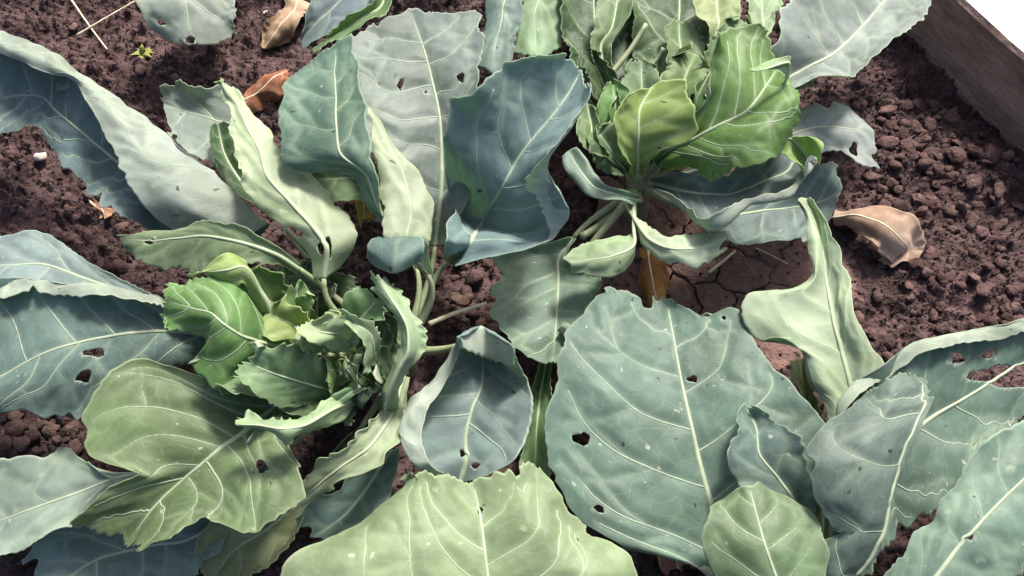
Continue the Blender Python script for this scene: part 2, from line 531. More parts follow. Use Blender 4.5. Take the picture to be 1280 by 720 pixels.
    keep = ~(inside[:-1, :-1] & inside[1:, :-1] & inside[:-1, 1:] & inside[1:, 1:])
    G0 = G.copy()
    for i, j in zip(*np.nonzero(inside)):
        best = None
        for a in (-1, 0, 1):
            for b in (-1, 0, 1):
                if 0 <= i + a <= nu and 0 <= j + b <= nv and rmin[i + a, j + b] >= 1 and (best is None or rmin[i + a, j + b] < best[0]):
                    best = (rmin[i + a, j + b], i + a, j + b)
        if best:
            t = (1 - rmin[i, j]) / (best[0] - rmin[i, j] + 1e-6)
            G[i, j] = G0[i, j] + (G0[best[1], best[2]] - G0[i, j]) * min(t, .92)
    edge = np.zeros((nu + 1, nv + 1))
    ew = .0016
    sv = wu[:, None] / 2
    edge = np.maximum(edge, np.exp(-(((1 - np.abs(vv))[None, :] * sv) / ew) ** 2))
    if tipteeth: edge = np.maximum(edge, np.exp(-(su[:, None] / ew) ** 2))
    edge = np.maximum(edge, inside * .8)
    # two skins and a rim
    n_ = (nu + 1) * (nv + 1)
    o_ = nrm * (sgn * thick / 2)
    top = (G + o_).reshape(-1, 3); bot = (G - o_).reshape(-1, 3)
    idx = np.arange(n_).reshape(nu + 1, nv + 1)
    ci, cj = np.nonzero(keep)
    q = np.stack([idx[ci, cj], idx[ci + 1, cj], idx[ci + 1, cj + 1], idx[ci, cj + 1]], 1)
    qa = q if not flip else q[:, ::-1]
    from collections import Counter
    ed = {}
    for f in qa:
        for a, b in ((f[0], f[1]), (f[1], f[2]), (f[2], f[3]), (f[3], f[0])):
            if (b, a) in ed: del ed[(b, a)]
            else: ed[(a, b)] = 1
    faces = [tuple(int(x) for x in f) for f in qa] + [tuple(int(x) + n_ for x in f[::-1]) for f in qa]
    mi = [0] * len(qa) + [1] * len(qa)
    for a, b in ed:
        faces.append((int(b), int(a), int(a) + n_, int(b) + n_)); mi.append(0)
    verts = np.concatenate([top, bot])
    lp = np.stack([np.repeat(vv[None] * 0, nu + 1, 0) + vv[None] * sv, np.repeat(su[:, None], nv + 1, 1), np.zeros((nu + 1, nv + 1))], -1).reshape(-1, 3)
    rib = samp(G, allp[0])
    vein_paths = []
    for ij, (a_, b_, rad) in zip(allp[1:], paths):
        jj = np.clip(np.round(ij).astype(int), 0, [nu, nv])
        if inside[jj[:, 0], jj[:, 1]].any():
            c = np.argmax(inside[jj[:, 0], jj[:, 1]])
            if c < 14: continue
            ij = ij[:c]
        vein_paths.append((samp(G, ij), rad))
    return dict(verts=verts, faces=faces, mi=mi, lp=np.concatenate([lp, lp]), vein=np.tile(veinf.reshape(-1), 2), edge=np.tile(edge.reshape(-1), 2),
                rib=rib, veins=vein_paths, L=L, W=W)


def leaf_mesh_obj(name, D, mats, parent, origin, color):
    o = mesh_obj(name, D['verts'] - origin, D['faces'], mats, parent, True, D['mi'] if len(mats) > 1 else None)
    me = o.data
    a = me.attributes.new('leafpos', 'FLOAT_VECTOR', 'POINT'); a.data.foreach_set('vector', D['lp'].astype(np.float32).ravel())
    a = me.attributes.new('vein', 'FLOAT', 'POINT'); a.data.foreach_set('value', D['vein'].astype(np.float32))
    a = me.attributes.new('edge', 'FLOAT', 'POINT'); a.data.foreach_set('value', D['edge'].astype(np.float32))
    o.color = (*color, 1)
    return o


PL = {}
SEED = [10]
def plant(key, gpx, crown, label):
    """gpx: pixel of the stem foot on the ground; crown: (x, y, h) where the stalks leave the stem"""
    g = P(*gpx, 0); g[2] = ground_z(g[0], g[1]) - .004
    e = bpy.data.objects.new('cabbage_plant', None); link(e)
    e.location = tuple(g); e.empty_display_size = .05
    tag(e, label, 'plant', 'cabbage plants in the bed')
    c = P(*crown)
    t = np.linspace(0, 1, 14)[:, None]
    m = (g + c) / 2 + np.array((.006, -.004, 0))
    path = (1-t)**2 * (g - np.array((0, 0, .02))) + 2*t*(1-t)*m + t*t*(c + np.array((0, 0, .012)))
    rad = .0125 + .004 * (1 - t[:, 0]) + .0012 * np.sin(np.arange(14) * 2.3); rad[-1] *= .55
    V, F = tube_geo(path, rad, 12)
    mesh_obj('stem', np.array(V) - g, F, M_STEM, e)
    PL[key] = (e, g, c)
    return e


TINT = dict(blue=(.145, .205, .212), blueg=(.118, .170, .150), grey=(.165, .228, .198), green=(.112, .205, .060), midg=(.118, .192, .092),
            pale=(.24, .32, .19), yell=(.30, .36, .17), dark=(.036, .075, .026), olive=(.20, .23, .12), sky=(.195, .25, .262), frost=(.255, .32, .345), lilac=(.25, .29, .265), cream=(.190, .268, .145), deep=(.108, .158, .158), lime=(.21, .305, .095))  # dark: deep leaf green, lowered further to stand in for shade between leaves


def leaf(key, tint, rows, prof=None, ribr=.0032, stalk=True, crown=None, **kw):
    SEED[0] += 1
    kw.setdefault('seed', SEED[0])
    e, g, c = PL[key]
    D = build_leaf(rows, prof, **kw)
    j = random.Random(SEED[0])
    col = tuple(x * j.uniform(.92, 1.08) for x in TINT[tint])
    o = leaf_mesh_obj('leaf', D, [M_UP, M_LOW], e, g, col)
    rib = D['rib']
    n = len(rib)
    w = np.linspace(0, 1, n)
    V, F = tube_geo(rib, ribr * (.18 + .82 * w ** 1.0) * 1.05, 7, .62)
    ro = mesh_obj('midrib', np.array(V) - g, F, M_RIB, o)
    ro.color = (*(.2 * np.array(col) + .8 * np.array((.43, .50, .33))), 1)
    if D['veins']:
        VV, FF = [], []
        for pts, r0 in D['veins']:
            v, f = tube_geo(pts, np.linspace(r0, r0 * .62, len(pts)), 6, .68)
            b = len(VV); VV += v; FF += [tuple(x + b for x in q) for q in f]
        vo = mesh_obj('side_veins', np.array(VV) - g, FF, M_RIB, o)
        vo['kind'] = 'stuff'
        k_ = 1.25 if kw.get('under_up') else 1.0
        vo.color = (*(.5 * np.array(col) + .5 * k_ * np.array((.43, .50, .36))), 1)
    if stalk:
        end = rib[-1]; tan = rib[-1] - rib[-10]; tan /= np.linalg.norm(tan) + 1e-9
        cc = P(*crown) if crown else c
        d = np.linalg.norm(cc - end)
        t = np.linspace(0, 1, 18)[:, None]
        b1 = end + tan * d * .4; b2 = cc + np.array((0, 0, -.015)) + (end - cc) * .25
        path = (1-t)**3*end + 3*t*(1-t)**2*b1 + 3*t*t*(1-t)*b2 + t**3*cc
        V, F = tube_geo(path, np.linspace(ribr * .85, ribr * 1.9, 18), 8, .85)
        mesh_obj('stalk', np.array(V) - g, F, M_STALK, o)
    return o

CUP5 = [1.4, .2, -.6, .2, 1.4]
CUP3 = [1.0, -.6, 1.0]

# ---- the plant on the left
plant('A', (505, 470), (500, 440, 8), 'large leafy cabbage plant with a frilly light green heart and bluish outer leaves')
leaf('A', 'deep', [(13, -60,185, -60,140, -60,20, -60,28, -60,40), (13.5, 4,170, 4,120, 4,40, 4,55, 4,69), (14, 45,165, 50,120, 55,60, 52,75, 50,84),
                   (14.5, 72,207, 85,150, 97,89, 96,97, 93,103), (14.5, 103,240, 125,185, 142,122, 130,126, 113,130), (15, 138,270, 170,220, 200,160, 170,176, 138,192),
                   (15, 172,283, 210,250, 262,208, 205,222, 148,220), (14, 212,300, 250,278, 303,245, 245,262, 172,254), (12, 300,312, 318,302, 337,280, 300,296, 222,292)],
     [-3, -2.2, 1.2, 2.6, 2.0], mid=1, holes=[(78,108,7,4), (220,269,6,8)], bites=2, seed=301, veins=9, ruffle=.009)
leaf('A', 'lilac', [(7, 196,108, 202,130, 208,165), (7.5, 222,99, 232,140, 235,192), (8, 258,108, 268,150, 265,212), (8, 302,112, 302,165, 296,225), (7.5, 335,225, 332,235, 328,250)], CUP3, bites=3, veins=4)
leaf('A', 'dark', [(10, 258,158, 272,150, 290,152), (10.5, 262,195, 280,190, 302,190), (10.5, 285,230, 300,225, 320,220), (10, 330,265, 335,262, 342,256)], CUP3, veins=4)
leaf('A', 'yell', [(17, 271,96, 273,97, 275,98), (17.5, 281,112, 284,114, 287,113), (18, 291,131, 297,132, 303,131), (18.5, 286,168, 309,160, 330,154), (18.5, 296,198, 325,190, 353,182),
                   (18.5, 305,232, 335,222, 366,206), (18, 325,262, 360,250, 402,214), (17.5, 352,290, 388,280, 427,255), (17, 376,312, 408,308, 449,292), (15, 392,348, 405,348, 425,335)],
     [-.4, .5, -.5], under_up=True, holes=[(366,293,11,9), (407,310,9,12), (354,265,4,3)], ruffle=.006, bites=2, seed=304)
leaf('A', 'midg', [(17.5, 148,293, 147,299, 163,319), (18.5, 180,286, 184,300, 172,333), (19, 215,285, 220,297, 200,342), (19.5, 248,274, 258,295, 240,344), (19.5, 300,282, 304,304, 300,340),
                   (18.5, 345,308, 346,318, 342,332), (16, 376,330, 374,336, 372,342)], [.5, .2, -.6], holes=[(187,303,6,3)], seed=305)
# behind the blue leaves at the left edge
leaf('A', 'sky', [(10, -70,300, -70,340, -70,390), (10.5, 4,289, 4,332, 4,385), (10.5, 55,285, 55,330, 55,385), (10.5, 103,320, 103,347, 103,390), (10.5, 152,345, 152,365, 152,392), (11, 206,375, 206,384, 206,395),
                   (10, 270,400, 270,405, 270,410)], [-.5, -.6, .8], bites=2, seed=306, veins=5)
leaf('A', 'blueg', [(13, -75,362, -75,345, -75,425, -75,515, -75,540, -75,560), (13.5, 4,370, 4,345, 4,395, 4,470, 8,495, 4,514), (14, 48,364, 50,349, 52,390, 55,443, 58,483, 50,524), (14, 100,369, 100,355, 104,388, 110,426, 104,472, 96,533),
                    (14, 150,377, 150,361, 155,390, 160,417, 160,455, 142,503), (13.5, 196,384, 195,369, 200,392, 202,414, 206,442, 200,475), (12.5, 224,396, 222,386, 232,402, 242,416, 246,432, 246,450), (11, 306,418, 305,415, 308,420, 312,424, 312,428, 310,432)],
     [2.6, 1.8, .1, -.4, -1.0, -2.2], mid=3, holes=[(118,441,16,5), (106,471,11,8), (45,441,4,3)], bites=2, seed=307, sweep=.25)
leaf('A', 'lilac', [(7, -60,590, -60,672, -60,720), (7.5, 4,565, 4,649, 4,698), (8, 50,566, 50,633, 42,685), (8.2, 77,556, 97,617, 88,668), (8.5, 122,578, 142,599, 125,655), (8.5, 168,590, 195,584, 195,625),
                   (8, 300,530, 305,535, 310,545)], [.3, -.6, -.4], holes=[(50,593,3,2), (38,607,4,3), (20,636,4,3), (49,677,3,4)], bites=3, seed=308, veins=5)
leaf('A', 'blue', [(4, 22,700, 60,742, 120,800), (4.6, 72,648, 120,700, 180,762), (5, 142,640, 190,682, 240,735), (5.4, 228,640, 250,668, 268,696), (5.5, 330,580, 335,585, 340,592)], CUP3, bites=2, seed=309, veins=5)
leaf('A', 'olive', [(5.2, 238,692, 255,742, 300,748), (6, 262,642, 290,690, 332,716), (6.6, 310,636, 336,660, 377,676), (7, 372,598, 382,618, 392,640), (7, 440,540, 443,545, 446,550)], CUP3, seed=310, veins=4)
leaf('A', 'grey', [(7.5, 362,650, 388,674, 424,682), (8, 390,618, 430,645, 480,650), (8.5, 428,596, 460,608, 490,606), (9, 478,556, 488,562, 500,560)], [.3, -.8, .3], seed=311, veins=3, bites=1)
# large lower leaf
leaf('A', 'midg', [(13, 84,664, 112,667, 155,686, 163,687, 170,684), (14, 92,650, 130,640, 180,650, 200,664, 217,675), (14.5, 130,607, 160,616, 205,621, 235,634, 262,641), (15, 170,590, 190,595, 232,597, 265,624, 287,663),
                   (15.5, 101,562, 170,565, 250,582, 290,614, 318,671), (15.8, 97,522, 170,530, 270,566, 310,600, 352,656), (15.5, 130,468, 200,504, 285,555, 322,582, 382,618), (15, 181,445, 232,488, 299,545, 326,560, 380,590),
                   (14, 262,468, 290,498, 330,520, 345,532, 372,560), (11, 388,462, 390,466, 393,470, 396,474, 399,478)],
     [1.8, .5, -1.0, .9, 2.4], ribr=.0042, holes=[(329,583,10,8), (347,590,5,4)], bites=1, seed=312, teeth=.0045, veins=7)
# frilly heart
HA = dict(teeth=.0056, ruffle=.011)
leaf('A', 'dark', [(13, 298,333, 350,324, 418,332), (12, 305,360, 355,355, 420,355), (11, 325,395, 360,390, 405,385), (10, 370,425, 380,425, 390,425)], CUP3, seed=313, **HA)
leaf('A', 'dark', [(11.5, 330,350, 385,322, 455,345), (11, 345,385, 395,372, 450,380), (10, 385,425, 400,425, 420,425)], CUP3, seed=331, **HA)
leaf('A', 'green', [(18.5, 200,348, 202,374, 203,404), (20.5, 222,342, 235,384, 219,418), (21, 248,330, 262,390, 238,432), (20.5, 290,328, 280,405, 222,464), (19, 314,338, 303,420, 272,497),
                    (16, 328,382, 338,430, 308,485), (12, 384,430, 387,440, 384,450)], [.4, 1.0, -1.2], seed=314, **HA)
leaf('A', 'lime', [(19.5, 222,352, 245,340, 258,345), (20.5, 262,330, 285,338, 290,360), (20, 290,328, 308,338, 305,362), (16, 335,385, 342,395, 338,405)], [-.4, 1.0, -.8], seed=332, veins=3, **HA)
leaf('A', 'midg', [(20.5, 312,415, 298,446, 285,486), (20.6, 352,428, 330,462, 300,487), (17.5, 402,438, 384,480, 332,506), (13.5, 432,454, 430,490, 390,512), (10, 455,478, 458,488, 455,500)], [1.2, -1.0, .2], seed=315, **HA)
leaf('A', 'green', [(15, 322,374, 328,377, 334,380), (14, 324,400, 338,392, 350,398), (12, 365,425, 370,425, 375,425)], [.5, -.4, .5], veins=2, seed=316, **HA)
leaf('A', 'green', [(15, 352,352, 372,346, 392,356), (14, 348,385, 372,382, 396,388), (11, 375,420, 382,420, 390,420)], [.6, -.6, .6], veins=3, seed=317, **HA)
leaf('A', 'pale', [(21, 362,412, 378,398, 396,404), (21.3, 372,424, 400,414, 428,404), (20.5, 402,432, 425,420, 450,412), (17, 432,445, 440,438, 448,432), (12, 440,455, 445,452, 450,450)], [.5, -.7, .6], veins=3, seed=318, **HA)
leaf('A', 'lime', [(20, 385,402, 395,388, 410,392), (19.5, 390,418, 405,405, 425,408), (14, 415,430, 420,428, 428,425)], CUP3, veins=2, seed=319, **HA)
leaf('A', 'pale', [(21.5, 417,384, 425,390, 430,400), (21.5, 440,391, 445,405, 440,420), (20.5, 468,396, 463,418, 448,440), (18.5, 478,412, 466,440, 446,470), (15, 472,445, 466,455, 458,466)], [.8, -.4, .5], veins=3, seed=320, **HA)
leaf('A', 'pale', [(18.5, 457,333, 472,338, 488,347), (18.8, 457,358, 482,362, 508,366), (19, 468,381, 498,387, 520,394), (18.6, 497,400, 510,410, 523,420), (18, 501,428, 511,438, 521,446),
                   (17, 480,454, 498,462, 514,470), (15, 470,488, 484,494, 502,498), (12, 472,512, 480,516, 490,520)], [-1.0, .8, -.8], veins=5, seed=321, **HA)
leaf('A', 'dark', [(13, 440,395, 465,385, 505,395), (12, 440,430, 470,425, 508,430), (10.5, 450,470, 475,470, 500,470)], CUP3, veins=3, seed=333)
leaf('A', 'pale', [(20, 294,528, 292,531, 300,540), (20.8, 320,515, 322,531, 330,551), (20.8, 350,509, 353,535, 362,564), (19.5, 380,511, 384,530, 384,548), (17, 410,505, 414,512, 412,525), (12, 452,490, 456,494, 458,500)],
     [-.7, .7, -.9], veins=3, seed=322, **HA)
leaf('A', 'midg', [(15.5, 380,515, 384,520, 390,524), (16.5, 408,500, 414,506, 420,512), (17, 432,482, 440,490, 446,498), (14, 458,476, 464,482, 466,490), (10, 488,462, 490,466, 492,470)], [.6, -.4, .2], veins=2, seed=323, **HA)
leaf('A', 'pale', [(12, 350,632, 352,640, 362,647), (13, 378,608, 390,613, 402,625), (13.6, 383,581, 410,595, 440,598), (14, 405,562, 430,580, 466,588), (14, 428,547, 460,560, 492,580), (13.5, 456,521, 482,530, 507,550),
                   (13, 480,498, 496,505, 512,512), (11, 496,468, 504,470, 512,472)], [.8, -.5, -1.0], seed=324, holes=[(453,566,7,4)], bites=2, **HA)
def frill(key, items, seed0):
    for q_, (x_, y_, h_, ex, ey, w_, tn) in enumerate(items):
        d_ = np.array((ex - x_, ey - y_), float); l_ = np.linalg.norm(d_); d_ /= l_; n_p = np.array((-d_[1], d_[0]))
        rows_ = []
        for k_, (f_, ww, dh) in enumerate(((0, .6, 0), (.22, 1.0, .6), (.55, .95, -.6), (.85, .6, -2.6), (1, .25, -4))):
            c_ = np.array((x_, y_)) + d_ * l_ * f_ + n_p * 4 * math.sin(q_ * 2 + k_)
            a_, b_ = c_ - n_p * w_ * ww, c_ + n_p * w_ * ww
            rows_.append((h_ + dh, *a_, *c_, *b_))
        leaf(key, tn, rows_, [1.2, -.5, 1.0], seed=seed0 + q_, veins=3, ribr=.0022, **HA)
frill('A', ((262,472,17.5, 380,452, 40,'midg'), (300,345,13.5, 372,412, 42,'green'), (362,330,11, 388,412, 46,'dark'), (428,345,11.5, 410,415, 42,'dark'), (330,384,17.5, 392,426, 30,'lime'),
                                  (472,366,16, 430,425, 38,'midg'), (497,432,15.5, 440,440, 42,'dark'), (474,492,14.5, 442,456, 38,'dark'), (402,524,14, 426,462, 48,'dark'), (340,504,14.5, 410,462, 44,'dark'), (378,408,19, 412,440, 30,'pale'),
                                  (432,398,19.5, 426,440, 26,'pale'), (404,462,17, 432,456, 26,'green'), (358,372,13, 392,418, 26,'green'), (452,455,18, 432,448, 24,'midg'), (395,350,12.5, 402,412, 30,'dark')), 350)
# upper blue leaves
leaf('A', 'grey', [(17, 424,50, 468,28, 512,9, 548,16, 603,10), (17.5, 434,90, 480,76, 530,62, 570,60, 609,50), (17, 440,146, 490,130, 540,100, 575,108, 602,100), (16, 455,195, 508,180, 550,150, 575,165, 604,158),
                   (14, 500,245, 524,240, 552,228, 575,228, 602,216), (10, 530,305, 536,306, 544,308, 550,308, 558,305)], [.6, -.2, -.6, -.2, .2], holes=[(500,105,5,8), (533,116,3,3), (576,97,5,6)], seed=325, bites=2, teeth=.003)
leaf('A', 'blueg', [(21, 385,75, 414,58, 443,41), (21.5, 362,106, 405,90, 450,78), (22, 352,140, 405,130, 456,112), (22, 349,175, 405,165, 461,138), (21.5, 356,204, 410,194, 468,190), (20.5, 436,212, 455,216, 474,230),
                    (18.5, 468,262, 475,264, 484,268), (14, 524,338, 530,340, 536,342)], [-1.6, -.2, .9], mid=1.3, seed=326, veins=6, teeth=.0022, sweep=.1)
leaf('A', 'pale', [(20.4, 459,130, 463,132, 468,136), (20.6, 462,165, 478,166, 494,175), (20.6, 466,198, 496,198, 522,206), (20.2, 472,230, 508,232, 542,240), (19.6, 477,268, 513,272, 547,285), (18.8, 478,302, 508,305, 538,309),
                   (14, 530,342, 534,343, 540,342)], [.6, -.2, -1.2], seed=340, veins=4, teeth=.0016, under_up=True, ribr=.002)
leaf('A', 'deep', [(19.5, 458,322, 492,349, 528,322), (20.6, 458,312, 494,328, 531,312), (20.3, 462,302, 496,308, 530,303), (18.8, 472,296, 500,296, 524,296)], [-.5, .4, -.5], veins=0, ribr=.0004, seed=327, stalk=False, teeth=.001)
leaf('A', 'midg', [(11.5, 372,206, 380,226, 390,246), (12, 410,196, 415,224, 418,254), (12, 455,190, 458,225, 454,262), (11.5, 492,228, 490,254, 484,284), (10, 520,330, 520,335, 520,340)], CUP3, veins=4, seed=328)
leaf('A', 'sky', [(22.5, 700,62, 716,70, 728,86, 733,96, 735,102, 735,104), (22.3, 660,64, 690,90, 712,115, 722,125, 731,131, 730,134), (22, 622,77, 655,110, 690,145, 705,152, 717,162, 714,165),
                   (21, 592,108, 630,140, 665,175, 680,186, 692,195, 686,200), (19.5, 560,116, 604,165, 645,204, 668,212, 690,212, 667,226), (18, 553,165, 590,205, 630,232, 672,242, 705,236, 657,241),
                   (15.2, 554,215, 580,242, 613,260, 660,272, 713,266, 680,270), (12.8, 556,260, 572,276, 600,284, 645,296, 690,303, 688,306), (14.2, 556,296, 570,302, 588,304, 615,306, 645,314, 640,315),
                   (11, 552,322, 556,325, 560,328, 564,330, 568,332, 569,333)], [2.6, .3, -1.8, .2, 2.4, 3.2], mid=2, seed=329, dh={(5, 0): -.5, (5, 1): -1, (6, 0): -2.5, (6, 1): -3.8, (6, 2): -1.8, (7, 0): -2.8, (7, 1): -3.6, (7, 2): -1.6, (8, 0): .6, (8, 1): 1.2, (8, 2): 1, (8, 3): 1}, veins=6, ribr=.0036, bites=1, sweep=.22)
# curled leaf between the plants
leaf('A', 'sky', [(14.4, 582,434, 579,434, 606,450, 640,460), (15.4, 578,426, 574,424, 602,418, 642,442), (15.4, 576,422, 572,419, 602,406, 640,430), (13, 572,434, 566,430, 604,426, 650,450), (11.5, 566,456, 554,455, 604,452, 658,468),
                    (11.4, 550,482, 536,480, 602,484, 665,485), (11.8, 534,508, 511,500, 590,512, 668,507), (11.6, 526,545, 500,540, 582,545, 662,540), (11.4, 536,578, 514,581, 582,577, 645,577), (10, 556,592, 545,594, 574,604, 605,596)],
     [2.6, 1.6, -2.8, 1.4], mid=2, seed=330, veins=5, stalk=False, holes=[(580,567,6,5), (594,582,6,4)], ruffle=.004, sweep=-.2, lobes=0, teeth=.0013)
for a, b, r in (((512, 436, 8), (586, 428, 12.5), .0045),):
    e, g, c = PL['A']
    t = np.linspace(0, 1, 14)[:, None]; p0, p1 = P(*a), P(*b)
    path = p0 + (p1 - p0) * t + np.array((0, 0, -.012)) * (4 * t * (1 - t))
    V, F = tube_geo(path, np.linspace(r * 1.2, r * .8, 14), 8)
    mesh_obj('stalk', np.array(V) - g, F, M_STALK, e)

# ---- the plant behind, by the board
plant('B', (795, 262), (795, 232, 9), 'bright green cabbage plant with an upright cupped heart leaf beside the cracked crust')
leaf('B', 'lilac', [(13.5, 1120,-70, 1150,-40, 1168,-5), (14.5, 1060,-60, 1112,-6, 1161,28), (15.5, 1008,-25, 1070,42, 1100,70), (16, 972,10, 1040,69, 1065,105), (15.5, 962,52, 1005,86, 1022,94), (13, 920,125, 925,130, 930,135)],
     [2.4, -1.0, 3.0], holes=[(1138,45,10,3.5)], bites=2, seed=401, veins=6, sweep=.1, ribr=.0036)
leaf('B', 'olive', [(12, 1030,92, 1015,112, 995,125), (12.5, 1005,84, 992,100, 975,115), (12, 950,130, 948,135, 946,140)], None, veins=2, seed=402)
leaf('B', 'lilac', [(12.5, 1088,158, 1097,186, 1097,221), (13, 1066,134, 1078,166, 1076,214), (13.3, 1035,124, 1050,160, 1048,193), (13, 1003,128, 1015,160, 1024,197), (12, 955,170, 960,180, 965,192), (10, 850,215, 852,218, 854,222)],
     [.4, .3, -.6], holes=[(1067,187,5,9)], bites=2, seed=403, veins=5)
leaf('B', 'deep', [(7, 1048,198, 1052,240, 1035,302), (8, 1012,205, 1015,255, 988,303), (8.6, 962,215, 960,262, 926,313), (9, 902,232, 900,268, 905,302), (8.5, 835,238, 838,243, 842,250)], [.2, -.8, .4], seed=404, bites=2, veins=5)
leaf('B', 'yell', [(14, 866,-10, 895,-30, 928,-10), (14.5, 872,20, 897,15, 926,18), (14.5, 880,38, 897,38, 912,36), (11, 868,120, 870,121, 872,121)], CUP3, seed=407, veins=3)
leaf('B', 'pale', [(11, 922,0, 950,-22, 985,-5), (11.5, 932,20, 952,18, 975,22), (11.5, 935,50, 950,50, 962,48), (10, 900,150, 902,152, 904,152)], None, seed=408, veins=3)
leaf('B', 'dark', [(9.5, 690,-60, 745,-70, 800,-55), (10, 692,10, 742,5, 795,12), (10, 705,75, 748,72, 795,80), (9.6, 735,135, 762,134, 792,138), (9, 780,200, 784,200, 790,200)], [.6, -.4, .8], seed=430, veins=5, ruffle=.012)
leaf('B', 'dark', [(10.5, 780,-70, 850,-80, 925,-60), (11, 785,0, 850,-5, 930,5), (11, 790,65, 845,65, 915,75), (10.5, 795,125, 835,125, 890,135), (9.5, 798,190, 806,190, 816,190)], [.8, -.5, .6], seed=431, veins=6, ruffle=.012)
leaf('B', 'midg', [(13, 748,-14, 776,-28, 806,-10), (13.5, 742,34, 766,32, 792,22), (13, 738,62, 751,60, 764,50), (11, 764,120, 766,120, 769,120)], CUP3, seed=406, veins=3)
leaf('B', 'midg', [(12.5, 828,30, 848,22, 880,30), (13, 826,75, 852,74, 888,84), (12.5, 838,125, 860,126, 888,136), (10.5, 815,200, 817,201, 820,202)], CUP3, seed=432, veins=3, teeth=.005, ruffle=.011)
leaf('B', 'green', [(14.5, 760,120, 768,108, 782,112), (14.5, 756,150, 770,146, 784,150), (11, 784,210, 786,210, 788,210)], CUP3, seed=434, veins=2)
leaf('B', 'midg', [(8, 740,70, 762,60, 800,72), (8.6, 748,110, 768,104, 796,110), (8.8, 768,160, 778,158, 790,160), (9, 786,205, 788,205, 790,205)], CUP3, seed=433, veins=3)
leaf('B', 'midg', [(13.5, 848,60, 870,62, 895,72), (13.5, 852,105, 875,105, 898,112), (13, 855,140, 872,142, 893,150), (11, 820,205, 822,206, 824,207)], CUP3, seed=410, veins=3, **HA)
leaf('B', 'midg', [(15, 720,140, 733,126, 746,131), (15.5, 719,166, 739,155, 758,156), (15, 730,192, 744,181, 756,173), (11, 780,212, 782,213, 784,214)], [.8, -.6, .8], seed=411, veins=2)
leaf('B', 'green', [(22, 955,26, 966,45, 974,80, 985,98, 980,112), (22.6, 925,24, 940,60, 958,107, 982,122, 1004,138), (22.5, 899,36, 918,85, 935,138, 962,155, 991,186), (21.5, 892,60, 898,110, 903,155, 930,178, 952,206),
                    (19.5, 888,110, 880,140, 868,173, 893,196, 902,223), (17, 860,152, 848,168, 840,184, 856,196, 880,213), (13, 815,198, 817,202, 819,205, 821,207, 823,208)],
     [1.8, .2, -1.2, .3, -1.4], seed=412, veins=6, ribr=.004, ruffle=.012, teeth=.004, bites=2, sweep=.22, dh={(1, 4): 1.5, (2, 4): -1, (3, 4): .6, (2, 0): 1.2})
leaf('B', 'pale', [(24.8, 932,79, 940,90, 950,96), (25, 952,77, 958,86, 966,93), (24.6, 985,67, 986,78, 984,90), (22.8, 988,88, 984,98, 978,106)], [.5, .6, -.4], seed=413, veins=0, stalk=False, teeth=.0012)
leaf('B', 'lime', [(20.5, 779,116, 818,105, 857,92), (20.5, 765,140, 800,136, 869,130), (19.5, 760,162, 798,168, 877,160), (17, 768,190, 797,194, 832,186), (12.5, 788,216, 796,219, 804,215)], [1.4, -1.3, 1.2], seed=414, veins=4, ribr=.0036, teeth=.0025, ruffle=.008)
leaf('B', 'blueg', [(18.5, 980,172, 1003,185, 1027,198, 1026,190), (18.8, 965,185, 985,215, 1003,228, 1002,214), (18.6, 940,200, 960,226, 985,248, 982,236), (18, 902,213, 915,243, 936,258, 930,246), (17, 872,215, 882,243, 896,286, 886,268),
                    (15, 842,216, 851,238, 862,273, 860,256), (12, 812,222, 816,229, 820,238, 821,236)], [-.6, -1.6, 1.2, 2.2], mid=1, seed=415, veins=5, ruffle=.006)
leaf('B', 'lime', [(21.5, 980,206, 976,190, 983,174, 998,170, 1004,178), (22, 992,214, 984,196, 990,174, 1012,170, 1024,182), (21.8, 1003,222, 995,206, 1000,182, 1020,180, 1029,196), (21, 1006,224, 1004,214, 1010,196, 1020,196, 1024,208)],
     [-.4, -1.2, -.6, 1.0, .8], seed=416, veins=0, stalk=False, teeth=.0012)
leaf('B', 'pale', [(15.6, 913,278, 912,294, 908,313), (16.2, 876,284, 878,309, 878,338), (16, 842,288, 839,310, 836,332), (14.5, 815,278, 809,296, 803,313), (11, 784,252, 784,258, 784,266)], [-.5, .4, -.5], under_up=True, seed=417, veins=4, bites=2)
leaf('B', 'pale', [(12.5, 701,325, 704,331, 711,339), (13, 730,304, 735,325, 728,347), (13.4, 760,293, 765,320, 764,349), (13, 786,289, 791,308, 787,331), (12.2, 790,268, 794,276, 797,288), (11, 790,246, 792,250, 795,255)], [-.6, .6, -.6], seed=418, veins=4)
leaf('B', 'grey', [(15, 706,188, 710,186, 715,186), (15.2, 720,216, 726,213, 732,210), (15, 736,240, 743,234, 748,228), (14, 768,250, 772,243, 776,236), (12, 792,256, 795,250, 798,244)], [.6, -.2, .5], seed=419, veins=0, teeth=.0006)
leaf('B', 'grey', [(8.5, 645,441, 690,460, 706,422), (9, 622,416, 694,416, 736,378), (8.5, 607,388, 697,372, 758,351), (7, 612,356, 698,346, 742,338), (7, 618,312, 698,324, 718,322), (7.5, 712,296, 716,298, 720,298)],
     [.4, -.6, .6], seed=420, veins=5, bites=4, holes=[(622,348,8,5)])
for pa, pb, r_ in (((735, 118, 11), (808, 30, 14), .0040), ((800, 205, 9), (742, 112, 11), .0048), ((830, 60, 13.5), (795, 92, 12), .0036), ((795, 92, 12), (795, 215, 9), .0042), ((800, 232, 9), (872, 262, 12), .0052), ((790, 240, 8), (726, 296, 7), .0060)):
    e, g, c = PL['B']; t = np.linspace(0, 1, 14)[:, None]; p0, p1 = P(*pa), P(*pb)
    V, F = tube_geo(p0 + (p1 - p0) * t + np.array((.004, 0, -.008)) * (4 * t * (1 - t)), np.linspace(r_, r_ * .8, 14), 9)
    mesh_obj('stalk', np.array(V) - g, F, M_STALK, e)
